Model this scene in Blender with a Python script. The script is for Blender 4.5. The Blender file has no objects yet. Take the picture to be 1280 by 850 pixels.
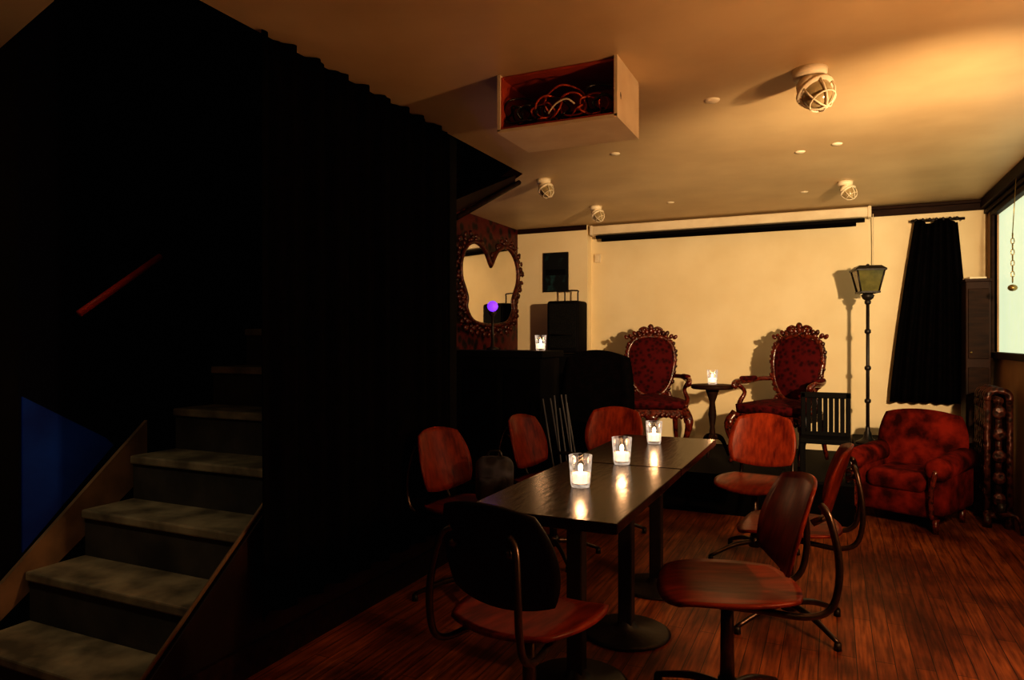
import bpy, bmesh, math, random
from mathutils import Vector, Matrix, Euler
random.seed(7)
sc = bpy.context.scene
try:
    sc.view_settings.view_transform = 'Standard'
    sc.view_settings.look = 'Medium High Contrast'
except Exception: pass

# ---------------------------------------------------------------- materials
def mat(name, col, rough=0.5, metal=0.0, col2=None, scale=8.0, kind='noise', stretch=(1,1,1),
        bump=0.0, emis=None, estr=0.0, lo=0.35, hi=0.65, coat=0.0, spec=0.5, ior=1.5):
    m = bpy.data.materials.new(name); m.use_nodes = True
    nt = m.node_tree; b = nt.nodes['Principled BSDF']
    b.inputs['Roughness'].default_value = rough
    b.inputs['Metallic'].default_value = metal
    b.inputs['Specular IOR Level'].default_value = spec
    b.inputs['IOR'].default_value = ior
    b.inputs['Coat Weight'].default_value = coat
    if emis:
        b.inputs['Emission Color'].default_value = (*emis, 1)
        b.inputs['Emission Strength'].default_value = estr
    tc = nt.nodes.new('ShaderNodeTexCoord'); mp = nt.nodes.new('ShaderNodeMapping')
    mp.inputs['Scale'].default_value = stretch
    nt.links.new(tc.outputs['Object'], mp.inputs['Vector'])
    if kind == 'voronoi':
        tx = nt.nodes.new('ShaderNodeTexVoronoi'); out = tx.outputs['Distance']
    else:
        tx = nt.nodes.new('ShaderNodeTexNoise'); tx.inputs['Detail'].default_value = 6; out = tx.outputs['Fac']
    tx.inputs['Scale'].default_value = scale
    nt.links.new(mp.outputs['Vector'], tx.inputs['Vector'])
    r = nt.nodes.new('ShaderNodeValToRGB')
    c2 = col2 if col2 else tuple(c*0.8 for c in col)
    r.color_ramp.elements[0].position = lo; r.color_ramp.elements[1].position = hi
    r.color_ramp.elements[0].color = (*c2, 1); r.color_ramp.elements[1].color = (*col, 1)
    nt.links.new(out, r.inputs['Fac']); nt.links.new(r.outputs['Color'], b.inputs['Base Color'])
    if bump:
        bp = nt.nodes.new('ShaderNodeBump'); bp.inputs['Strength'].default_value = bump
        bp.inputs['Distance'].default_value = 0.01
        nt.links.new(out, bp.inputs['Height']); nt.links.new(bp.outputs['Normal'], b.inputs['Normal'])
    return m

M = {}
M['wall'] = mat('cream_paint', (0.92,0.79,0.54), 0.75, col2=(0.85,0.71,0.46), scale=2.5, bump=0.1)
M['ceil'] = mat('ceiling_paint', (0.70,0.53,0.31), 0.45, col2=(0.57,0.41,0.23), scale=1.6, bump=0.15)
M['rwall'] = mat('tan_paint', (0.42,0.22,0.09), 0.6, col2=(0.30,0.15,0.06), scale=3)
M['white'] = mat('white_paint', (0.85,0.74,0.55), 0.5, col2=(0.74,0.62,0.44), scale=6)
M['black'] = mat('black_paint', (0.005,0.004,0.005), 0.7, col2=(0.003,0.003,0.003), scale=5, spec=0.08)
M['vblack'] = mat('black_velvet', (0.004,0.0025,0.003), 0.95, col2=(0.002,0.002,0.002), scale=20, spec=0.02)
M['navy'] = mat('unlit_blue_paint', (0.001,0.002,0.014), 0.7, col2=(0.001,0.001,0.007), scale=3, spec=0.1)  # blue stair wall where it is unlit, shade put into the colour
M['blue'] = mat('lit_blue_paint', (0.004,0.06,0.50), 0.6, col2=(0.002,0.02,0.24), scale=3, spec=0.2)  # same wall where light falls, brightness put into the colour
M['brown'] = mat('dark_brown_wood', (0.028,0.011,0.006), 0.55, col2=(0.012,0.005,0.004), scale=5, stretch=(1,6,6), bump=.1, spec=.22, ior=1.3)
M['stain'] = mat('dark_red_panel', (0.035,0.011,0.006), 0.6, col2=(0.013,0.005,0.004), scale=3, spec=.2)
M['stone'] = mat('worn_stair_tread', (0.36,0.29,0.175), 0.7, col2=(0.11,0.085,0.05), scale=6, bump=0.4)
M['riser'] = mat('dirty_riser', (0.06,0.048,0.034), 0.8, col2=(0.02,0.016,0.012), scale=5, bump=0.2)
M['string'] = mat('beige_stringer', (0.30,0.18,0.09), 0.7, col2=(0.13,0.08,0.04), scale=5)
M['ply'] = mat('red_plywood', (0.23,0.030,0.008), 0.34, col2=(0.070,0.007,0.003), scale=4, kind='noise', stretch=(9,1.5,3), bump=0.08, spec=.5, ior=1.22, lo=.3, hi=.72)
M['plyshade'] = mat('shaded_plywood', (0.006,0.003,0.003), 0.5, col2=(0.004,0.002,0.002), scale=5, spec=.2)  # same wood as the red plywood, painted near black for its unlit side
M['steel'] = mat('dark_steel_tube', (0.11,0.08,0.07), 0.3, metal=0.9, col2=(0.07,0.05,0.04), scale=20)
M['iron'] = mat('black_cast_iron', (0.012,0.010,0.010), 0.4, col2=(0.02,0.014,0.012), scale=40, bump=0.1, spec=.35)
M['table'] = mat('dark_lacquer', (0.026,0.009,0.005), 0.2, col2=(0.009,0.003,0.002), scale=9, stretch=(6,1,1), bump=0.12, spec=.5, ior=1.16)
M['carved'] = mat('carved_mahogany', (0.13,0.016,0.006), 0.25, col2=(0.022,0.004,0.002), scale=30, bump=0.5, coat=0.3)
M['uphol'] = mat('red_damask', (0.07,0.0035,0.0045), 0.85, col2=(0.020,0.0012,0.002), scale=26, kind='voronoi', bump=0.3, spec=.12, lo=.2, hi=.6)
M['velvet'] = mat('rust_velvet', (0.17,0.013,0.006), 0.9, col2=(0.022,0.002,0.0015), scale=9, bump=0.7, spec=.05, lo=.34, hi=.70)
M['radi'] = mat('radiator_paint', (0.07,0.019,0.012), 0.4, col2=(0.018,0.006,0.005), scale=30, kind='voronoi', bump=0.6, metal=0.3, spec=.3)
M['paper'] = mat('red_wallpaper', (0.08,0.006,0.005), 0.5, col2=(0.005,0.002,0.002), scale=11, kind='voronoi', bump=0.5, lo=.3, hi=.55, spec=.3)
M['frame'] = mat('ornate_red_gilt', (0.11,0.018,0.008), 0.3, col2=(0.016,0.004,0.003), scale=30, bump=0.6, metal=0.2)
M['mirror'] = mat('mirror_silver', (0.85,0.82,0.75), 0.03, metal=1.0, scale=1)
M['winpane'] = mat('backlit_pane', (0.5,0.55,0.4), 0.4, emis=(0.88,1.0,0.66), estr=0.72, col2=(0.3,0.36,0.26), scale=6)
M['rail'] = mat('red_handrail', (0.85,0.08,0.025), 0.4)
M['cable'] = mat('black_cable', (0.01,0.01,0.012), 0.3)
M['wirered'] = mat('orange_red_cable', (0.55,0.08,0.02), 0.4)
M['redint'] = mat('red_interior', (0.50,0.07,0.022), 0.6)
M['grnglass'] = mat('lantern_glass', (0.20,0.18,0.06), 0.15, col2=(0.08,0.08,0.03), scale=7)
M['poster'] = mat('poster_print', (0.02,0.08,0.10), 0.6, col2=(0.006,0.008,0.010), scale=9, lo=.55, hi=.75, spec=.2)
M['grill'] = mat('speaker_grille', (0.012,0.012,0.012), 0.7, col2=(0.003,0.003,0.003), scale=120, kind='voronoi', bump=0.5, spec=.1)
M['wax'] = mat('lit_candle_wax', (0.95,0.8,0.6), 0.5, emis=(1.0,0.62,0.36), estr=1.6)
M['flame'] = mat('candle_flame', (1,0.9,0.6), 0.5, emis=(1.0,0.75,0.4), estr=16)
M['purple'] = mat('mirror_reflection_glow', (0.3,0.1,0.9), 0.5, emis=(0.22,0.04,1.0), estr=1.2)  # glow standing in for a reflection in the mirror
M['bulb'] = mat('warm_bulb', (1,0.9,0.7), 0.5, emis=(1.0,0.6,0.3), estr=3)
M['lens'] = mat('bulkhead_glass', (0.50,0.41,0.24), 0.15, col2=(0.30,0.23,0.12), scale=10)
M['bag'] = mat('backpack_fabric', (0.06,0.065,0.10), 0.7, col2=(0.010,0.010,0.016), scale=14, kind='voronoi')
M['grey'] = mat('grey_metal_stick', (0.15,0.16,0.20), 0.5, metal=0.3)
M['chain'] = mat('brass_chain', (0.35,0.25,0.10), 0.3, metal=0.8)

def glass_mat():
    m = bpy.data.materials.new('tumbler_glass'); m.use_nodes = True
    nt = m.node_tree; nt.nodes.clear()
    o = nt.nodes.new('ShaderNodeOutputMaterial'); mix = nt.nodes.new('ShaderNodeMixShader')
    t = nt.nodes.new('ShaderNodeBsdfTransparent'); g = nt.nodes.new('ShaderNodeBsdfGlossy')
    lw = nt.nodes.new('ShaderNodeLayerWeight'); lw.inputs['Blend'].default_value = 0.45
    g.inputs['Roughness'].default_value = 0.08; g.inputs['Color'].default_value = (1,.93,.85,1)
    em = nt.nodes.new('ShaderNodeEmission'); em.inputs['Color'].default_value = (1,.78,.60,1); em.inputs['Strength'].default_value = 1.0  # glass emits a little itself, candlelight put in as glow
    add = nt.nodes.new('ShaderNodeMixShader')
    vt = nt.nodes.new('ShaderNodeTexVoronoi'); vt.inputs['Scale'].default_value = 60
    tc = nt.nodes.new('ShaderNodeTexCoord'); nt.links.new(tc.outputs['Object'], vt.inputs['Vector'])
    nt.links.new(vt.outputs['Distance'], add.inputs['Fac'])
    nt.links.new(g.outputs[0], add.inputs[1]); nt.links.new(em.outputs[0], add.inputs[2])
    nt.links.new(lw.outputs['Facing'], mix.inputs['Fac'])
    nt.links.new(t.outputs[0], mix.inputs[1]); nt.links.new(add.outputs[0], mix.inputs[2])
    nt.links.new(mix.outputs[0], o.inputs[0])
    return m
M['glass'] = glass_mat()

def floor_mat():
    m = bpy.data.materials.new('wood_plank_floor'); m.use_nodes = True
    nt = m.node_tree; b = nt.nodes['Principled BSDF']
    tc = nt.nodes.new('ShaderNodeTexCoord'); mp = nt.nodes.new('ShaderNodeMapping')
    mp.inputs['Rotation'].default_value = (0,0,math.radians(90))
    nt.links.new(tc.outputs['Object'], mp.inputs['Vector'])
    br = nt.nodes.new('ShaderNodeTexBrick'); br.inputs['Scale'].default_value = 1
    br.inputs['Brick Width'].default_value = 0.9; br.inputs['Row Height'].default_value = 0.07
    br.inputs['Mortar Size'].default_value = 0.0018
    br.inputs['Color1'].default_value = (0.42,0.135,0.038,1); br.inputs['Color2'].default_value = (0.27,0.075,0.022,1)
    br.inputs['Mortar'].default_value = (0.05,0.013,0.006,1)
    nt.links.new(mp.outputs['Vector'], br.inputs['Vector'])
    n = nt.nodes.new('ShaderNodeTexNoise'); n.inputs['Scale'].default_value = 5; n.inputs['Detail'].default_value = 7
    mp2 = nt.nodes.new('ShaderNodeMapping'); mp2.inputs['Scale'].default_value = (14,0.9,1)
    nt.links.new(tc.outputs['Object'], mp2.inputs['Vector']); nt.links.new(mp2.outputs['Vector'], n.inputs['Vector'])
    r = nt.nodes.new('ShaderNodeValToRGB'); r.color_ramp.elements[0].position=.35; r.color_ramp.elements[1].position=.65
    r.color_ramp.elements[0].color=(0.45,0.36,0.30,1); r.color_ramp.elements[1].color=(1.15,1.1,1.05,1)
    nt.links.new(n.outputs['Fac'], r.inputs['Fac'])
    n2 = nt.nodes.new('ShaderNodeTexNoise'); n2.inputs['Scale'].default_value = 2.0; n2.inputs['Detail'].default_value = 6
    nt.links.new(tc.outputs['Object'], n2.inputs['Vector'])
    r2 = nt.nodes.new('ShaderNodeValToRGB'); r2.color_ramp.elements[0].position=.38; r2.color_ramp.elements[1].position=.6
    r2.color_ramp.elements[0].color=(0.42,0.34,0.3,1); r2.color_ramp.elements[1].color=(1,1,1,1)
    nt.links.new(n2.outputs['Fac'], r2.inputs['Fac'])
    mx = nt.nodes.new('ShaderNodeMixRGB'); mx.blend_type='MULTIPLY'; mx.inputs[0].default_value=1
    nt.links.new(br.outputs['Color'], mx.inputs[1]); nt.links.new(r.outputs['Color'], mx.inputs[2])
    mx2 = nt.nodes.new('ShaderNodeMixRGB'); mx2.blend_type='MULTIPLY'; mx2.inputs[0].default_value=1
    nt.links.new(mx.outputs[0], mx2.inputs[1]); nt.links.new(r2.outputs['Color'], mx2.inputs[2])
    nt.links.new(mx2.outputs[0], b.inputs['Base Color'])
    b.inputs['Roughness'].default_value = 0.42; b.inputs['IOR'].default_value = 1.3
    bp = nt.nodes.new('ShaderNodeBump'); bp.inputs['Strength'].default_value=.15; bp.inputs['Distance'].default_value=.008
    nt.links.new(n.outputs['Fac'], bp.inputs['Height']); nt.links.new(bp.outputs['Normal'], b.inputs['Normal'])
    return m
M['floor'] = floor_mat()

# ---------------------------------------------------------------- mesh builder
class B:
    def __init__(s, name):
        s.name=name; s.bm=bmesh.new(); s.mats=[]
    def mi(s, k):
        if k not in s.mats: s.mats.append(k)
        return s.mats.index(k)
    def _merge(s, tmp, k, smooth):
        idx=s.mi(k); vm={}
        for v in tmp.verts: vm[v]=s.bm.verts.new(v.co)
        for f in tmp.faces:
            try: nf=s.bm.faces.new([vm[v] for v in f.verts])
            except ValueError: continue
            nf.material_index=idx; nf.smooth=smooth
        tmp.free()
    def box(s, c, size, k, rot=(0,0,0), bev=0.0, seg=2, smooth=None, taper=None):
        t=bmesh.new(); bmesh.ops.create_cube(t,size=1)
        for v in t.verts:
            if taper and v.co.z>0: v.co.x*=taper[0]; v.co.y*=taper[1]
            v.co=Vector((v.co.x*size[0],v.co.y*size[1],v.co.z*size[2]))
        if bev>0: bmesh.ops.bevel(t,geom=t.edges[:],offset=bev,segments=seg,profile=.5,affect='EDGES')
        mtx=Matrix.Translation(Vector(c))@Euler(rot).to_matrix().to_4x4()
        bmesh.ops.transform(t,matrix=mtx,verts=t.verts)
        s._merge(t,k,bev>0.015 if smooth is None else smooth)
    def cyl(s,p1,p2,r1,r2,k,seg=20,smooth=True):
        p1=Vector(p1);p2=Vector(p2);d=p2-p1
        t=bmesh.new(); bmesh.ops.create_cone(t,cap_ends=True,segments=seg,radius1=r1,radius2=r2,depth=d.length)
        q=d.to_track_quat('Z','Y').to_matrix().to_4x4()
        bmesh.ops.transform(t,matrix=Matrix.Translation((p1+p2)/2)@q,verts=t.verts)
        s._merge(t,k,smooth)
    def ball(s,c,r,k,sc_=(1,1,1),rot=(0,0,0),sub=2):
        t=bmesh.new(); bmesh.ops.create_icosphere(t,subdivisions=sub,radius=r)
        mtx=Matrix.Translation(Vector(c))@Euler(rot).to_matrix().to_4x4()@Matrix.Diagonal((*sc_,1))
        bmesh.ops.transform(t,matrix=mtx,verts=t.verts); s._merge(t,k,True)
    def tube(s,pts,r,k,seg=8,sm=4,closed=False):
        P=[Vector(p) for p in pts]
        R=r if isinstance(r,(list,tuple)) else [r]*len(P)
        if sm>1:
            n=len(P); Q=[];RR=[]
            rng=n if closed else n-1
            for i in range(rng):
                g=(lambda j:P[j%n]) if closed else (lambda j:P[max(0,min(n-1,j))])
                a,b_,c_,d_=g(i-1),g(i),g(i+1),g(i+2)
                for j in range(sm):
                    t=j/sm
                    Q.append(0.5*((2*b_)+(c_-a)*t+(2*a-5*b_+4*c_-d_)*t*t+(3*b_-a-3*c_+d_)*t**3))
                    RR.append(R[i%n]*(1-t)+R[(i+1)%n]*t)
            if not closed: Q.append(P[-1]);RR.append(R[-1])
            P,R=Q,RR
        n=len(P); t=bmesh.new(); rings=[]; prev=None
        for i in range(n):
            if closed: d=P[(i+1)%n]-P[i-1]
            else: d=P[min(i+1,n-1)]-P[max(i-1,0)]
            d.normalize()
            if prev is None:
                x=d.orthogonal().normalized()
            else:
                x=prev-d*prev.dot(d)
                if x.length<1e-5: x=d.orthogonal()
                x.normalize()
            prev=x; y=d.cross(x)
            rings.append([t.verts.new(P[i]+(x*math.cos(2*math.pi*a/seg)+y*math.sin(2*math.pi*a/seg))*R[i]) for a in range(seg)])
        m=n if closed else n-1
        for i in range(m):
            A=rings[i];C=rings[(i+1)%n]
            for a in range(seg):
                t.faces.new([A[a],A[(a+1)%seg],C[(a+1)%seg],C[a]])
        if not closed:
            t.faces.new(rings[0][::-1]); t.faces.new(rings[-1])
        s._merge(t,k,True)
    def lathe(s,prof,k,c=(0,0,0),seg=28,smooth=True):
        t=bmesh.new(); c=Vector(c); rings=[]
        for r,z in prof:
            rings.append([t.verts.new(c+Vector((max(r,1e-4)*math.cos(2*math.pi*a/seg),max(r,1e-4)*math.sin(2*math.pi*a/seg),z))) for a in range(seg)])
        for i in range(len(rings)-1):
            for a in range(seg):
                t.faces.new([rings[i][a],rings[i][(a+1)%seg],rings[i+1][(a+1)%seg],rings[i+1][a]])
        s._merge(t,k,smooth)
    def shell(s,fn,nu,nv,th,k,smooth=True):
        t=bmesh.new(); e=1e-3
        def P(u,v): return Vector(fn(u,v))
        top=[];bot=[]
        for i in range(nu+1):
            ra=[];rb=[]
            for j in range(nv+1):
                u=-1+2*i/nu; v=-1+2*j/nv
                p=P(u,v); n=(P(u*.98+e,v*.98)-P(u*.98-e,v*.98)).cross(P(u*.98,v*.98+e)-P(u*.98,v*.98-e))
                n=n.normalized() if n.length>1e-12 else Vector((0,0,1))
                ra.append(t.verts.new(p+n*th/2)); rb.append(t.verts.new(p-n*th/2))
            top.append(ra);bot.append(rb)
        for i in range(nu):
            for j in range(nv):
                t.faces.new([top[i][j],top[i+1][j],top[i+1][j+1],top[i][j+1]])
                t.faces.new([bot[i][j],bot[i][j+1],bot[i+1][j+1],bot[i+1][j]])
        for i in range(nu):
            t.faces.new([top[i][0],bot[i][0],bot[i+1][0],top[i+1][0]])
            t.faces.new([top[i][nv],top[i+1][nv],bot[i+1][nv],bot[i][nv]])
        for j in range(nv):
            t.faces.new([top[0][j],top[0][j+1],bot[0][j+1],bot[0][j]])
            t.faces.new([top[nu][j],bot[nu][j],bot[nu][j+1],top[nu][j+1]])
        s._merge(t,k,smooth)
    def prism(s,poly,k,axis,a,b):
        t=bmesh.new()
        def mk(p,h):
            if axis=='x': return Vector((h,p[0],p[1]))
            if axis=='y': return Vector((p[0],h,p[1]))
            return Vector((p[0],p[1],h))
        A=[t.verts.new(mk(p,a)) for p in poly]; C=[t.verts.new(mk(p,b)) for p in poly]
        t.faces.new(A); t.faces.new(C[::-1]); n=len(poly)
        for i in range(n): t.faces.new([A[i],C[i],C[(i+1)%n],A[(i+1)%n]])
        bmesh.ops.recalc_face_normals(t,faces=t.faces)
        s._merge(t,k,False)
    def done(s,loc=(0,0,0),rz=0.0,scale=1.0):
        bmesh.ops.recalc_face_normals(s.bm,faces=s.bm.faces)
        me=bpy.data.meshes.new(s.name); s.bm.to_mesh(me); s.bm.free()
        for k in s.mats: me.materials.append(M[k])
        o=bpy.data.objects.new(s.name,me); sc.collection.objects.link(o)
        o.location=loc; o.rotation_euler=(0,0,rz); o.scale=(scale,)*3 if not isinstance(scale,tuple) else scale
        return o
def inst(o,loc,rz):
    n=bpy.data.objects.new(o.name,o.data); sc.collection.objects.link(n)
    n.location=loc; n.rotation_euler=(0,0,rz); n.scale=o.scale; return n
def sq(u,v,k=.6):
    return u*math.sqrt(1-k*v*v/2), v*math.sqrt(1-k*u*u/2)

HC=2.5; YB=7.05; XR=1.2; XL=-3.12; Y0=-1.6
def simple(name,c,size,k,**kw):
    b=B(name); b.box((0,0,0),size,k,**kw); return b.done(c)

# ---------------------------------------------------------------- room shell
simple('floor',((XL+XR)/2,(Y0+YB)/2,-.05),(XR-XL+.2,YB-Y0+.2,.1),'floor')
simple('wall_back',((XL+XR)/2,YB+.05,1.6),(XR-XL+.2,.1,3.2),'wall')
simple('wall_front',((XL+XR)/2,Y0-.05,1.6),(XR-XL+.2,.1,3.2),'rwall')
b=B('wall_right')
WY0,WY1,WZ0,WZ1=4.5,6.78,1.2,2.32
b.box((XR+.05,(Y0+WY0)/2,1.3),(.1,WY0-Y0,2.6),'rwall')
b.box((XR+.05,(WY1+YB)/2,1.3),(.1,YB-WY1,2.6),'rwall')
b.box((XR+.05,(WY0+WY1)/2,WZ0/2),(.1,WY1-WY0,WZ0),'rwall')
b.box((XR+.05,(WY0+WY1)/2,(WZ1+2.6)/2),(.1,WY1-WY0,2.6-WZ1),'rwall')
b.done()
b=B('wall_left')
b.box((XL-.05,(Y0+1.8)/2,1.6),(.1,1.8-Y0,3.2),'black')
b.box((XL-.05,(1.8+3.6)/2,1.6),(.1,1.8,3.2),'navy')
b.box((XL-.05,(3.6+YB)/2,1.6),(.1,YB-3.6,3.2),'paper')
b.done()
b=B('wall_blue_lit_patch'); b.prism([(1.81,.40),(2.22,.80),(2.18,.84),(1.81,1.06)],'blue','x',XL,XL+.010); b.done()  # painted pool of light on the blue stair wall, no separate panel
b=B('ceiling')
b.prism([(XR+.1,Y0-.1),(XR+.1,YB+.1),(XL-.1,YB+.1),(XL-.1,5.9),(-2.03,4.6),(-2.03,1.2),(-2.5,1.56),(XL-.1,1.75),(XL-.1,Y0-.1)],'ceil','z',HC,HC+.1)
b.done()
b=B('ceiling_stairwell'); b.box(((XL-2)/2,3.6,3.22),(XL*-1-1.9,5.2,.06),'black'); b.done()
b=B('wall_stairwell_fascia')
b.box((-1.98,2.9,2.9),(.06,3.5,.6),'black'); b.box((XL/2-1.0,1.2,2.92),(1.2,.06,.62),'black')
b.prism([(-2.03,4.61),(-3.12,5.91),(-3.12,5.97),(-2.03,4.67)],'black','z',2.61,3.18)
b.done()
b=B('wall_stairwell_end'); b.box(((XL-2.05)/2,3.62,1.6),(XL*-1-2.05,.08,3.2),'black'); b.done()
b=B('stair_soffit')
b.prism([(3.67,2.06),(3.67,2.14),(4.58,2.49),(4.58,2.43)],'stain','x',XL+.01,-2.08)
b.tube([(-2.06,3.68,2.04),(-2.06,4.60,2.44)],.018,'brown',sm=1)
b.done()
simple('wall_back_pier',(-2.72,YB-.06,HC/2),(.80,.12,HC),'wall')
b=B('trim_back'); b.box((.74,YB-.02,2.44),(.92,.04,.07),'brown',bev=.008); b.box((.74,YB-.035,2.475),(.92,.07,.03),'brown',bev=.008)
b.box((-2.72,YB-.13,2.475),(.78,.02,.05),'brown'); b.done()
b=B('trim_right'); b.box((XR-.03,(Y0+YB)/2,2.455),(.06,YB-Y0,.08),'brown',bev=.01); b.box((XR-.015,(Y0+YB)/2,2.385),(.03,YB-Y0,.03),'brown',bev=.005); b.done()
b=B('baseboard_right'); b.box((XR-.012,1.8,.05),(.024,6.6,.1),'brown',bev=.005); b.done()
b=B('window_1')
b.box((XR+.035,(WY0+WY1)/2,(WZ0+WZ1)/2),(.01,WY1-WY0,WZ1-WZ0),'winpane')
fy=(WY0+WY1)/2; fz=(WZ0+WZ1)/2
b.box((XR-.01,fy,WZ0-.02),(.07,WY1-WY0+.10,.05),'brown',bev=.008)
b.box((XR-.0,fy,WZ1+.015),(.05,WY1-WY0+.10,.04),'brown',bev=.008)
for y in (WY0-.025,WY1+.025): b.box((XR,y,fz),(.05,.05,WZ1-WZ0+.08),'brown',bev=.008)
b.box((XR+.02,fy-.35,fz),(.03,.03,WZ1-WZ0),'brown')
b.done()
b=B('hanging_chain')
for i in range(9):
    z=2.02-i*.038
    b.tube([(XR-.07+.010*math.cos(a)*(i%2),5.80+.010*math.cos(a)*((i+1)%2),z+.022*math.sin(a)) for a in [j*math.pi/4 for j in range(8)]],.003,'chain',closed=True,sm=1,seg=6)
b.ball((XR-.07,5.8,1.66),.03,'chain',(1,1,.8)); b.cyl((XR-.07,5.8,2.04),(XR-.05,5.8,2.42),.003,.003,'chain',8)
b.done()

# ---------------------------------------------------------------- staircase
b=B('staircase')
rise,run=.2075,.24
def sy(n): return 1.56+run*n
def sz(n): return .12+rise*n
sl=XL+.04; sr=-2.105
for n in range(0,8):
    z=sz(n); y=sy(n); y2=sy(n+1) if n<7 else 3.55
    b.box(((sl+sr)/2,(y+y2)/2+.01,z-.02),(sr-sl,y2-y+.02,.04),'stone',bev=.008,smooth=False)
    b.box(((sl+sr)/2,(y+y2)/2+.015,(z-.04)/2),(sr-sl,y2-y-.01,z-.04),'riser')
b.done()
b=B('stair_stringer')
b.prism([(1.42,0),(1.50,.10),(sy(0),sz(0)+.01),(sy(7),sz(7)+.01),(3.56,sz(7)),(3.56,0)],'stain','x',-2.10,-2.06)
b.tube([(-2.08,1.50,.10),(-2.08,sy(7),sz(7)+.02)],.008,'string',sm=1)
b.box((-2.05,2.5,.06),(.02,2.1,.12),'brown')
b.done()
b=B('stair_wall_stringer')
b.prism([(1.3,0),(1.3,.03),(1.50,.11),(sy(3)+.1,sz(3)+.16),(sy(3)+.1,sz(3)-.1),(1.5,-.0)],'string','x',XL+.013,XL+.035)
b.done()
b=B('handrail')
b.tube([(-3.03,2.0,1.417),(-3.03,2.41,1.715)],.016,'rail',sm=1,seg=12)
for y,z in ((2.06,1.46),(2.35,1.67)): b.tube([(-3.03,y,z-.01),(-3.06,y,z-.04),(XL,y,z-.04)],.007,'iron')
b.done()
b=B('black_curtain')
def cf(u,v):
    y=2.03+(u+1)/2*1.45; z=.22+(v+1)/2*2.275
    return (-2.01+.026*math.sin(y*38)+.010*math.sin(y*91+z),y,z)
b.shell(cf,120,12,.006,'vblack')
b.done()

# ---------------------------------------------------------------- stage platform
PZ=.30
b=B('stage_platform')
b.box(((XL+.02+.14)/2,6.14,PZ/2-.01),(.12-XL,1.54,PZ-.02),'vblack'); b.box(((XL+.02+.14)/2,6.14,PZ-.01),(.12-XL,1.55,.02),'black')
b.done()
b=B('stage_step')
b.box((.665,6.64,.215),(1.0,.72,.43),'vblack'); b.box((.665,6.64,.44),(1.0,.73,.02),'black')
b.done()

# ---------------------------------------------------------------- projection screen
b=B('projection_screen')
b.box((-.985,6.955,2.435),(2.55,.12,.09),'white',bev=.012)
b.box((-.985,6.97,2.37),(2.50,.05,.03),'black')
b.box((-.985,6.93,2.335),(2.36,.03,.035),'vblack',bev=.004)
for x in (-2.27,.30): b.box((x,6.955,2.435),(.03,.13,.10),'white',bev=.006)
b.tube([(.33,6.96,2.42),(.335,6.97,2.1),(.33,6.97,1.75)],.004,'white')
b.done()
b=B('poster'); b.box((0,0,0),(.27,.006,.40),'poster'); b.box((0,-.004,0),(.22,.004,.06),'black'); 
for sx in(-1,1): b.box((sx*.138,0,0),(.01,.014,.42),'iron')
for s_ in(-1,1): b.box((0,0,s_*.205),(.28,.014,.01),'iron')
b.done((-2.67,YB-.132,2.02))
b=B('wall_switch_box'); b.box((0,0,0),(.07,.03,.09),'white',bev=.006); b.box((0,-.018,0),(.03,.01,.04),'white',bev=.003); b.done((-2.24,YB-.015,2.16))

# ---------------------------------------------------------------- ceiling projector box
b=B('projector_box')
x0,x1,y0,y1,z0=-1.38,-.82,2.84,3.20,2.245
t=.014
b.box(((x0+x1)/2,(y0+y1)/2,z0),(x1-x0,y1-y0,t),'white'); b.box((x1-t/2,(y0+y1)/2,(z0+HC)/2),(t,y1-y0,HC-z0),'white')
b.box((x0+t/2,(y0+y1)/2,(z0+HC)/2),(t,y1-y0,HC-z0),'white'); b.box(((x0+x1)/2,y1-t/2,(z0+HC)/2),(x1-x0,t,HC-z0),'redint')
b.box((x0+t+.003,(y0+y1)/2,(z0+HC)/2),(.006,y1-y0-.02,HC-z0-.02),'redint'); b.box(((x0+x1)/2,(y0+y1)/2,z0+.012),(x1-x0-.03,y1-y0-.01,.008),'redint')
b.box((x1-t-.003,(y0+y1)/2,(z0+HC)/2),(.006,y1-y0-.02,HC-z0-.02),'redint')
b.box(((x0+x1)/2,(y0+y1)/2+.01,HC-.008),(x1-x0-.03,y1-y0-.03,.012),'redint')
b.box((-1.05,3.07,2.30),(.26,.18,.08),'black',bev=.012); b.cyl((-1.12,2.98,2.30),(-1.12,2.95,2.30),.03,.03,'cable')
for i in range(16):
    cx=-1.31+random.random()*.43; r=.03+random.random()*.045
    pts=[(cx+r*math.cos(a)*1.3,2.85+random.random()*.08,2.262+.02+r+r*math.sin(a)) for a in [j*math.pi/4 for j in range(8)]]
    b.tube(pts,.0045,'wirered' if i%3==0 else 'cable',closed=True,seg=6)
b.tube([(-1.14,2.86,2.30),(-1.10,2.85,2.335),(-1.05,2.85,2.35),(-1.02,2.87,2.33)],.004,'white')
b.done()

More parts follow.
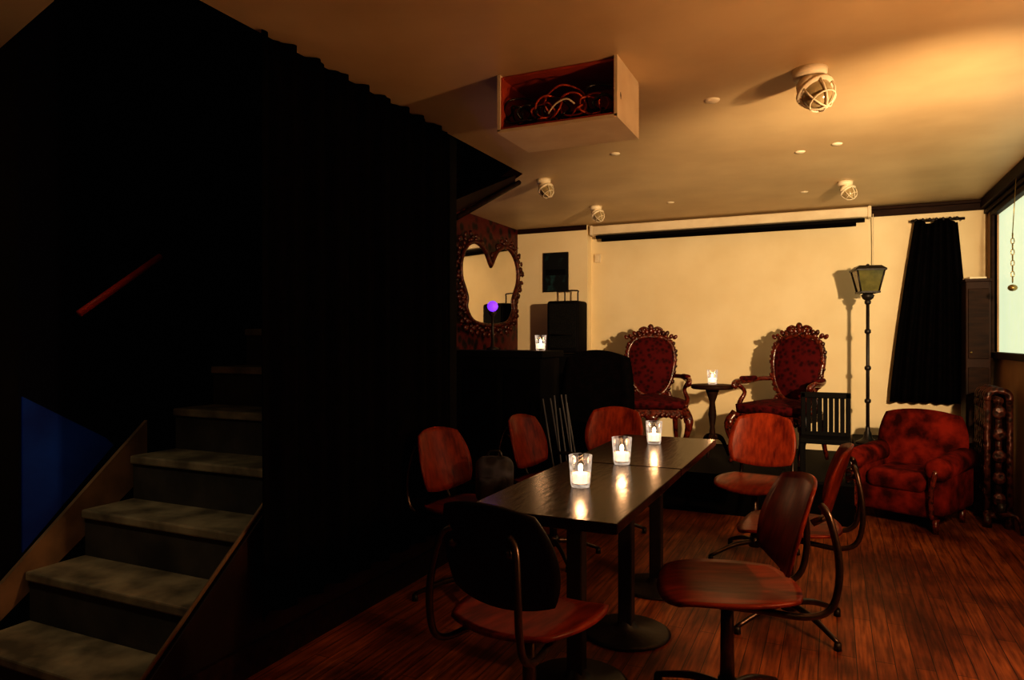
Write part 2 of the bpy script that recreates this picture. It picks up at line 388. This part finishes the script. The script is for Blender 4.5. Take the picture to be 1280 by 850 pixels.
# ---------------------------------------------------------------- bulkhead lights
def bulk(name):
    b=B(name)
    b.cyl((0,0,0),(0,0,-.035),.065,.06,'white',24); b.cyl((0,0,-.035),(0,0,-.06),.035,.04,'white')
    ax=Vector((.45,-.35,-.82)).normalized(); o=Vector((0,0,-.055))
    q=ax.to_track_quat('Z','Y')
    def L(x,y,z): return o+q@Vector((x,y,z))
    b.cyl(L(0,0,-.01),L(0,0,.035),.05,.066,'white',24)
    b.cyl(L(0,0,.035),L(0,0,.047),.072,.072,'white',24)
    t=bmesh.new(); bmesh.ops.create_uvsphere(t,u_segments=20,v_segments=12,radius=1)
    for v in t.verts: v.co=L(v.co.x*.056,v.co.y*.056,.045+v.co.z*.075)
    b._merge(t,'lens',True)
    for k in range(3):
        a=k*math.pi/3
        b.tube([L(.066*math.cos(a)*math.cos(p),.066*math.sin(a)*math.cos(p),.045+.087*math.sin(p)) for p in [math.pi*j/8 for j in range(9)]],.0035,'white',sm=1,seg=6)
    for p in (.7,):
        b.tube([L(.066*math.cos(a)*math.cos(p),.066*math.sin(a)*math.cos(p),.045+.087*math.sin(p)) for a in [j*math.pi/8 for j in range(16)]],.0035,'white',sm=1,seg=6,closed=True)
    return b
f1=bulk('caged_ceiling_light').done((-.09,3.36,HC),0,1.15)
for p,r in (((-1.96,4.83,HC),.3),((-1.93,6.0,HC),.3),((.09,5.85,HC),.2)): inst(f1,p,r).scale=(.85,)*3
b=B('smoke_detector'); b.lathe([(0,-.012),(.03,-.010),(.038,-.004),(.04,0)],'white'); sd=b.done((-.547,3.58,HC))
for p in ((-.186,4.8,HC),(.027,4.7,HC),(-.206,6.11,HC),(-1.28,6.09,HC),(-1.27,4.35,HC)): inst(sd,p,0).scale=(.8,)*3

# ---------------------------------------------------------------- heart mirror on left wall
b=B('ornate_heart_mirror')
ctl=[(0,.15),(.10,.30),(.24,.36),(.37,.31),(.45,.18),(.455,.02),(.40,-.10),(.37,-.18),(.38,-.27),(.30,-.38),(.16,-.42),(0,-.43)]
half=[]
for i in range(len(ctl)-1):
    P=[Vector(ctl[max(0,min(len(ctl)-1,i+k))]) for k in (-1,0,1,2)]
    for j in range(4):
        t_=j/4
        half.append(0.5*((2*P[1])+(P[2]-P[0])*t_+(2*P[0]-5*P[1]+4*P[2]-P[3])*t_*t_+(3*P[1]-P[0]-3*P[2]+P[3])*t_**3))
outl=[(p.x,p.y) for p in half]+[ctl[-1]]+[(-p.x,p.y) for p in half[::-1]][:-1]
N=len(outl)
t=bmesh.new(); c=t.verts.new((.02,0,-.03)); vs=[t.verts.new((.02,y,z)) for y,z in outl]
for i in range(N): t.faces.new([c,vs[i],vs[(i+1)%N]])
b._merge(t,'mirror',False)
b.tube([(.024,y*1.03,z*1.03) for y,z in outl],.020,'frame',closed=True,sm=1,seg=10)
for i in range(0,N):
    y,z=outl[i]; s_=1.12+.05*math.sin(i*1.9)
    b.ball((.015,y*s_,z*s_),.024+.012*random.random(),'frame',(.6,1,1),sub=1)
for i in range(0,N,2):
    y,z=outl[i]; b.ball((.005,y*1.24,z*1.24),.022+.016*random.random(),'frame',(.5,1.3,1),(i*.3,0,0),sub=1)
for z in (-.2,.2): b.box((-.05,0,z),(.10,.05,.05),'brown')
b.done((XL+.13,5.98,1.86),math.radians(-11),.95)
b=B('mirror_glow_stand_in'); b.lathe([(0,0),(.05,0),(.05,.015),(.012,.03),(.010,.27),(.03,.29),(.03,.31)],'iron'); b.ball((0,0,.355),.045,'purple'); b.done((-2.50,5.06,1.218))  # added lamp in place of the purple glow inside the mirror
l=bpy.data.lights.new('purple_glow','POINT'); l.energy=.4; l.color=(.35,.12,1); l.shadow_soft_size=.05
o=bpy.data.objects.new('purple_glow',l); o.location=(-2.55,5.14,1.59); sc.collection.objects.link(o)

# ---------------------------------------------------------------- cafe table
b=B('cafe_table')
for yc in (2.555,3.555):
    b.box((-.86,yc,.722),(.53,.99,.034),'table',bev=.004,smooth=False)
    b.box((-.86,yc,.703),(.50,.96,.006),'iron')
for (x,y) in ((-.88,2.50),(-.83,3.02),(-.84,3.64)):
    b.lathe([(0,.0),(.19,.0),(.195,.008),(.18,.016),(.06,.026),(.045,.04),(.03,.06)],'iron',(x,y,0))
    b.box((x,y,.37),(.062,.062,.66),'iron',bev=.006,smooth=False)
    b.box((x,y,.695),(.30,.05,.012),'iron'); b.box((x,y,.693),(.05,.30,.012),'iron')
b.done()

# ---------------------------------------------------------------- tumblers with candles
def candle():
    b=B('candle_glass')
    b.lathe([(.0,.0),(.030,.0),(.033,.010),(.040,.105),(.037,.105),(.031,.014),(0,.012)],'glass',seg=12,smooth=False)
    b.lathe([(0,.013),(.028,.013),(.031,.045),(.012,.048),(0,.046)],'wax',seg=18)
    b.ball((0,0,.062),.008,'flame',(1,1,1.9))
    b.cyl((0,0,.045),(0,0,.055),.0012,.0012,'cable',6)
    return b
cg=None
CP=[(-.875,2.53,.739),(-.865,3.07,.739),(-.877,3.75,.739),(-.93,6.12,.923),(-2.08,5.06,1.218)]
for p in CP:
    if cg is None: cg=candle().done(p,0,1.15)
    else: inst(cg,p,random.random())
    l=bpy.data.lights.new('candle_glow','POINT'); l.energy=1.0; l.color=(1,.5,.22); l.shadow_soft_size=.02
    o=bpy.data.objects.new('candle_glow',l); o.location=(p[0],p[1],p[2]+.095); sc.collection.objects.link(o)

# ---------------------------------------------------------------- plywood chairs (front = +Y local)
def chair(backmat):
    b=B('plywood_chair')
    def seat(u,v):
        x,y=sq(u,v,.7); 
        z=.445+.018*x*x-.03*max(0,y-.55)**2*4+.012*max(0,-y)**2
        return (x*.220*(1+.06*y),y*.222,z)
    b.shell(seat,16,16,.013,'ply')
    def back(u,v):
        x,z=sq(u,v,.62)
        return (x*.20*(1-.07*z),-.215-.06*z*.8+.05*x*x,.680+z*.160)
    b.shell(back,16,12,.012,backmat)
    for s_ in (-1,1):
        b.tube([(s_*.10,.10,.425),(s_*.13,-.08,.418),(s_*.15,-.20,.412),(s_*.155,-.27,.44),(s_*.155,-.295,.52),(s_*.15,-.295,.62),(s_*.13,-.275,.73),(s_*.10,-.262,.76)],.011,'steel',seg=10)
        b.tube([(s_*.10,-.235,.70),(s_*.10,-.272,.72)],.012,'steel',sm=1)
        b.box((s_*.10,.02,.43),(.03,.2,.012),'steel')
    b.box((0,0,.425),(.26,.10,.014),'steel')
    b.cyl((0,0,.42),(0,0,.10),.020,.024,'steel',16)
    b.cyl((0,0,.40),(0,0,.43),.045,.06,'steel',16)
    b.cyl((0,0,.07),(0,0,.13),.034,.030,'steel',16)
    for i in range(4):
        a=math.pi/4+i*math.pi/2; c_,s_=math.cos(a),math.sin(a)
        b.tube([(.02*c_,.02*s_,.10),(.14*c_,.14*s_,.085),(.29*c_,.29*s_,.03)],[.016,.014,.010],'steel',seg=8)
        b.cyl((.285*c_,.285*s_,.0),(.285*c_,.285*s_,.032),.016,.014,'iron',12)
    return b
def face(dx,dy): return math.atan2(-dx,dy)
c1=chair('ply').done((-.33,2.50,0),face(-1,-.34))
inst(c1,(-.18,3.42,0),face(-1,.0))
inst(c1,(-.42,4.38,0),face(-.15,-1))
inst(c1,(-1.66,3.12,0),face(1,-.16))
inst(c1,(-1.52,3.90,0),face(1,-.12))
inst(c1,(-1.34,4.42,0),face(.05,-1))
c1.scale=(1.06,1.06,1.0)
chair('plyshade').done((-.86,2.00,0),face(.16,1))

# ---------------------------------------------------------------- ornate armchairs (front = -Y local)
def throne():
    b=B('ornate_armchair')
    def ol(t_):
        a=t_*2*math.pi
        s_,c_=math.sin(a),math.cos(a)
        x=math.copysign(abs(s_)**.72,s_); z=math.copysign(abs(c_)**.85,c_)
        w=.20*(1+.17*z) ; zz=.725+.265*z
        y=.24+.09*(zz-.45)/.6
        return x*w,y,zz
    def bk(u,v):
        x,z=sq(u,v,.72)
        w=.192*(1+.17*z); zz=.725+.25*z
        puff=.04*(1-min(1,(x*x+z*z)))
        return (x*w, .24+.09*(zz-.45)/.6-puff, zz)
    b.shell(bk,18,18,.03,'uphol')
    n=44; P=[ol(i/n) for i in range(n)]
    b.tube(P,.024,'carved',closed=True,sm=1,seg=10)
    for i in range(n):
        x,y,z=P[i]; f=1.06+.03*math.sin(i*2.4)
        b.ball((x*f,y-.008,.725+(z-.725)*f),.017+.008*math.sin(i*1.7)**2,'carved',(1,.8,1),sub=1)
    for i in range(-6,7):
        b.ball((i*.036,.325,1.03-.0016*i*i+ (.012 if i%2==0 else 0)),.027-.0012*abs(i),'carved',(.9,.7,1.25),(0,i*.12,0),sub=2)
    b.ball((0,.32,1.07),.028,'carved',(1,.6,1.2)); 
    for s_ in (-1,1):
        b.tube([(s_*.02,.32,1.05),(s_*.06,.32,1.07),(s_*.10,.32,1.05),(s_*.08,.32,1.03)],[.014,.012,.010,.008],'carved')
        b.tube([(s_*.15,.25,.50),(s_*.17,.245,.44),(s_*.20,.25,.36)],[.024,.028,.03],'carved')
        b.tube([(s_*.20,.26,.64),(s_*.265,.16,.64),(s_*.30,.02,.62),(s_*.31,-.12,.625),(s_*.305,-.18,.60),(s_*.29,-.165,.575)],[.018,.02,.021,.023,.022,.014],'carved',seg=10)
        b.box((s_*.29,.03,.648),(.05,.19,.035),'uphol',(0,0,s_*.16),bev=.016)
        b.tube([(s_*.30,-.12,.60),(s_*.275,-.06,.54),(s_*.30,-.09,.46),(s_*.275,-.15,.40)],[.019,.016,.02,.024],'carved')
        b.ball((s_*.305,-.175,.60),.03,'carved',(.8,1,1))
        b.tube([(s_*.265,-.22,.38),(s_*.30,-.27,.30),(s_*.285,-.26,.19),(s_*.255,-.235,.09),(s_*.275,-.27,.02),(s_*.28,-.285,.015)],[.04,.036,.024,.017,.02,.014],'carved',seg=10)
        b.ball((s_*.29,-.27,.31),.036,'carved',(1,1,1.2))
        b.tube([(s_*.21,.25,.38),(s_*.215,.26,.2),(s_*.23,.31,.014)],[.03,.022,.014],'carved')
        b.box((s_*.255,0,.36),(.03,.46,.06),'carved',bev=.01)
    b.box((0,.25,.45),(.34,.04,.10),'uphol',bev=.015)
    def st(u,v):
        x,y=sq(u,v,.5); return (x*(.27-.03*y),-.01+y*.26,.42+.045*(1-x*x)*(1-y*y))
    b.shell(st,16,16,.06,'uphol')
    b.box((0,-.25,.355),(.50,.03,.065),'carved',bev=.01); b.box((0,.25,.36),(.42,.03,.06),'carved',bev=.01)
    for i in range(-6,7): b.ball((i*.04,-.27,.335-.006*math.cos(i*1.2)),.020,'carved',(1,.7,1.1),sub=1)
    b.ball((0,-.275,.32),.04,'carved',(1.3,.5,.8))
    return b
th=throne().done((-1.47,6.17,PZ+.003),math.radians(14),1.04)
inst(th,(-.38,6.09,PZ+.003),math.radians(-22))

b=B('round_side_table')
b.lathe([(0,.448),(.165,.448),(.178,.455),(.178,.468),(.17,.476),(0,.478)],'brown')
b.lathe([(.022,.05),(.03,.12),(.02,.2),(.034,.28),(.022,.36),(.06,.448)],'brown')
for i in range(3):
    a=i*2.094+.4; b.tube([(0,0,.14),(.08*math.cos(a),.08*math.sin(a),.12),(.14*math.cos(a),.14*math.sin(a),.012)],[.02,.018,.012],'brown')
b.done((-.93,6.12,PZ),0,(1,1,1.3))

# ---------------------------------------------------------------- low velvet armchair (front=-Y)
b=B('velvet_club_armchair')
b.box((0,.02,.20),(.60,.62,.20),'velvet',bev=.05,seg=3)
b.box((0,-.06,.35),(.42,.50,.15),'velvet',bev=.06,seg=4)
def bk(u,v):
    x,z=sq(u,v,.6); return (x*.31,.28+.05*z-.05*(1-x*x),.58+z*.26)
b.shell(bk,16,14,.14,'velvet')
for s_ in (-1,1):
    b.box((s_*.29,-.02,.30),(.13,.60,.34),'velvet',bev=.05,seg=3)
    b.cyl((s_*.30,-.32,.47),(s_*.30,.28,.50),.085,.085,'velvet',20)
    b.ball((s_*.30,-.32,.47),.085,'velvet',(1,.35,1))
    b.tube([(s_*.30,-.345,.47),(s_*.27,-.345,.3),(s_*.27,-.33,.12)],.018,'carved')
    for y in (-.26,.26): b.cyl((s_*.27,y,.11),(s_*.27,y,0),.028,.018,'carved',12)
b.done((.51,5.74,0),math.radians(-26),.93)

# ---------------------------------------------------------------- radiator
b=B('cast_iron_radiator')
for i in range(6):
    y=5.78+i*.068
    for x in (.98,1.045,1.11):
        b.tube([(x,y,.10),(x,y,.5),(x,y,.88)],.021,'radi',seg=10,sm=1)
    b.tube([(.98,y,.88),(.99,y,.93),(1.045,y,.95),(1.10,y,.93),(1.11,y,.88)],.024,'radi',seg=10)
    b.tube([(.98,y,.12),(.99,y,.09),(1.045,y,.08),(1.10,y,.09),(1.11,y,.12)],.024,'radi',seg=10)
    for z in (.25,.4,.55,.7,.84): b.ball((.965,y,z),.017,'radi',(.6,1,2.2),sub=1)
for z in (.12,.88): b.cyl((1.045,5.76,z),(1.045,6.14,z),.028,.028,'radi')
for y in (5.78,6.12):
    for x in (.98,1.11): b.cyl((x,y,.10),(x,y,0),.024,.03,'radi',12)
for z in (.2,.35,.5,.65,.8): b.ball((1.045,5.752,z),.035,'radi',(1.2,.35,1.4),sub=2)
b.tube([(1.045,5.76,.12),(1.045,5.66,.12),(1.12,5.62,.12),(1.155,5.62,.0)],.014,'radi')
b.cyl((1.045,5.68,.12),(1.045,5.68,.19),.02,.028,'iron')
b.done()

# ---------------------------------------------------------------- lantern floor lamp
b=B('lantern_floor_lamp')
b.lathe([(0,0),(.085,0),(.09,.015),(.06,.03),(.035,.05),(.028,.09),(.018,.11),(.016,.14)],'iron')
b.cyl((0,0,.12),(0,0,1.20),.014,.013,'iron',16)
for z in (.35,.62,.92,1.16): b.lathe([(.014,-.02),(.024,-.01),(.024,.01),(.014,.02)],'iron',(0,0,z))
b.lathe([(.014,1.17),(.04,1.19),(.05,1.215),(.03,1.235)],'iron')
b.box((0,0,1.33),(.13,.13,.17),'grnglass',taper=(1.55,1.55))
for sx in (-1,1):
    for sy_ in (-1,1):
        b.tube([(sx*.066,sy_*.066,1.24),(sx*.102,sy_*.102,1.42)],.007,'iron',sm=1,seg=6)
for z,w in ((1.24,.14),(1.42,.215)):
    for s_ in(-1,1):
        b.box((0,s_*w/2,z),(w+.014,.014,.014),'iron'); b.box((s_*w/2,0,z),(.014,w+.014,.014),'iron')
b.box((0,0,1.44),(.235,.235,.03),'iron',taper=(.7,.7)); b.ball((0,0,1.46),.015,'iron')
b.done((.265,6.40,.45),math.radians(12))

# ---------------------------------------------------------------- black drape at the back wall
b=B('black_drape')
def df(u,v):
    z=.76+(v+1)/2*1.56; t_=(v+1)/2; w=.30-.145*t_**1.3
    x=.76+u*w+.05*t_; return (x, 6.93+.030*math.sin(u*22)*(1.1-.5*t_)+.015*math.sin(u*9+z*2), z+.02*math.sin(u*5)*(t_))
b.shell(df,90,16,.008,'vblack')
b.cyl((.62,6.95,2.33),(1.02,6.95,2.33),.012,.012,'iron',12)
for i in range(7): b.ball((.66+i*.05,6.93,2.335),.016,'iron',sub=1)
for x in (.64,1.0): b.cyl((x,6.95,2.33),(x,YB,2.33),.008,.008,'iron',8)
b.done()
b=B('tall_cabinet')
b.box((0,0,.67),(.17,.24,1.30),'stain',bev=.006,smooth=False); b.box((-.0,-.125,.98),(.14,.012,.56),'brown',bev=.004,smooth=False); b.box((0,-.125,.35),(.14,.012,.56),'brown',bev=.004,smooth=False)
b.ball((-.05,-.135,.75),.010,'chain',sub=1); b.box((0,0,1.33),(.18,.26,.02),'stain')
b.box((-.01,-.02,1.348),(.12,.14,.016),'white',rot=(0,0,.2))
b.done((1.06,6.72,.45))

# ---------------------------------------------------------------- slatted black chair at the stage edge
b=B('black_slatted_chair')
for x in (-.12,.12):
    b.box((x,.08,.245),(.025,.025,.49),'black',bev=.004); b.box((x,-.08,.11),(.025,.025,.22),'black',bev=.004)
b.box((0,0,.225),(.27,.20,.03),'black',bev=.008)
for i in range(7): b.box((-.09+i*.03,.08,.35),(.024,.012,.24),'black')
b.box((0,.08,.475),(.27,.025,.035),'black',bev=.006); b.box((0,.08,.25),(.25,.02,.02),'black')
b.done((-.045,5.50,PZ),0,1.25)

# ---------------------------------------------------------------- bar counter
b=B('bar_counter')
b.box((-2.53,5.06,.58),(1.06,.40,1.16),'black'); b.box((-2.53,5.06,1.19),(1.12,.46,.055),'black',bev=.008)
for i in range(3): b.box((-2.87+i*.36,4.855,.6),(.30,.014,.95),'vblack',bev=.004)
b.tube([(-3.0,4.80,.18),(-2.0,4.80,.18)],.014,'iron',sm=1)
b.done()
b=B('black_wingback_armchair')
b.box((0,-.04,.26),(.50,.44,.26),'vblack',bev=.04,seg=3); b.box((0,-.06,.42),(.38,.38,.12),'vblack',bev=.05,seg=3)
def bk2(u,v):
    x,z=sq(u,v,.5); return (x*.27,.17+.03*z-.05*x*x*x*x,.80+z*.42)
b.shell(bk2,14,16,.09,'vblack')
for s_ in(-1,1):
    b.box((s_*.235,-.03,.42),(.08,.42,.34),'vblack',bev=.035,seg=3)
    for y in (-.2,.14): b.cyl((s_*.2,y,.14),(s_*.2,y,0),.022,.015,'iron',10)
b.done((-1.65,5.04,0),math.radians(6))
b=B('flight_case'); b.box((0,0,.43),(.44,.40,.86),'black',bev=.01,smooth=False)
for x in(-.22,.22):
    for y in(-.2,.2): b.box((x,y,.43),(.02,.02,.86),'iron')
for z in (.28,.58): b.box((0,-.203,z),(.44,.01,.012),'iron')
b.done((-2.44,6.62,PZ))
b=B('trolley_loudspeaker')
b.box((0,0,.27),(.34,.28,.52),'black',bev=.03,seg=3); b.box((0,-.142,.28),(.28,.012,.44),'grill',bev=.004)
b.lathe([(0,0),(.08,0.0),(.11,-.01),(.115,0)],'iron',(0,-.15,.2))
b.tube([(-.07,.12,.50),(-.07,.12,.62),(-.065,.12,.645),(.065,.12,.645),(.07,.12,.62),(.07,.12,.50)],.008,'iron',sm=2)
for x in (-.14,.14): b.cyl((x-.015,.12,.03),(x+.015,.12,.03),.03,.03,'iron',14)
b.done((-2.43,6.62,1.16))
b=B('folded_stand_bundle')
for i in range(7):
    x=-1.78+i*.026; b.tube([(x+.10,4.50+.01*i,.01),(x-.09+random.uniform(-.06,.03),4.72,.86+random.uniform(-.07,.05))],.007,'grey',sm=1,seg=6)
b.tube([(-1.80,4.62,.5),(-1.60,4.64,.5)],.012,'iron',sm=1)
b.done()
b=B('backpack')
b.box((0,0,.14),(.22,.14,.27),'bag',bev=.06,seg=4); b.box((0,-.08,.10),(.16,.06,.14),'bag',bev=.025,seg=3)
b.tube([(-.04,.0,.26),(-.03,0,.30),(.03,0,.30),(.04,0,.26)],.008,'cable')
for s_ in(-1,1): b.tube([(s_*.07,.06,.24),(s_*.08,.10,.18),(s_*.07,.06,.05)],.010,'cable')
b.done((-1.58,3.22,.455),.3,.9)

# ---------------------------------------------------------------- lamps
def light(name,kind,loc,energy,color,size=.05,target=None,angle=None,blend=.5):
    l=bpy.data.lights.new(name,kind); l.energy=energy; l.color=color; l.shadow_soft_size=size
    o=bpy.data.objects.new(name,l); o.location=loc
    if kind=='SPOT':
        l.spot_size=math.radians(angle); l.spot_blend=blend
    if target is not None:
        o.rotation_euler=(Vector(target)-Vector(loc)).to_track_quat('-Z','Y').to_euler()
    sc.collection.objects.link(o); return o
warm=(1.0,.69,.37)
b=B('wall_spotlight')
d=(Vector((-.9,7.05,1.75))-Vector((1.05,2.3,1.72))).normalized(); p=Vector((1.05,2.3,1.72))
b.cyl(p-d*.20,p-d*.02,.05,.07,'iron',20); b.cyl(p-d*.025,p-d*.02,.06,.06,'bulb',20)
b.tube([p-d*.12,Vector((1.15,2.18,1.8)),Vector((1.195,2.18,1.8))],.012,'iron'); b.cyl((1.2,2.18,1.8),(1.18,2.18,1.8),.04,.04,'iron')
b.done()
light('spot_beam','SPOT',p,610,warm,.04,(-.9,7.05,1.9),76,.9)
b=B('wall_sconce'); b.box((1.18,2.2,1.42),(.03,.08,.14),'chain',bev=.01); b.tube([(1.18,2.2,1.42),(1.12,2.2,1.39),(1.08,2.2,1.43)],.008,'chain'); b.ball((1.08,2.2,1.49),.035,'bulb'); b.done()
light('sconce_glow','POINT',(1.0,2.2,1.50),60,(1.0,.58,.27),.06)
b=B('added_stair_lamp'); b.cyl((-2.62,.9,2.5),(-2.62,.9,2.25),.004,.004,'cable',8); b.lathe([(.02,2.28),(.03,2.25),(.10,2.12),(.095,2.12),(.025,2.245)],'iron',(-2.62,.9,0)); b.ball((-2.62,.9,2.19),.03,'bulb'); b.done()  # added lamp out of view, put in to light the stairs
light('added_stair_spot','SPOT',(-2.62,.95,2.10),15,(1,.86,.55),.05,(-2.66,1.85,.45),62,.9)  # added spot that brightens the lower steps only
light('added_stair_fill','POINT',(-2.62,.93,2.08),2.2,(1,.8,.5),.05)  # added weak fill to lift the handrail

w=bpy.data.worlds.new('room_world'); sc.world=w; w.use_nodes=True
w.node_tree.nodes['Background'].inputs[0].default_value=(.02,.01,.008,1); w.node_tree.nodes['Background'].inputs[1].default_value=.2

# ---------------------------------------------------------------- camera
cam=bpy.data.cameras.new('camera'); co=bpy.data.objects.new('camera',cam); sc.collection.objects.link(co)
co.location=(0,0,1.3); co.rotation_euler=(math.radians(90),0,math.radians(24.7))
cam.sensor_width=36; cam.lens=24.47; cam.clip_start=.02
sc.camera=co
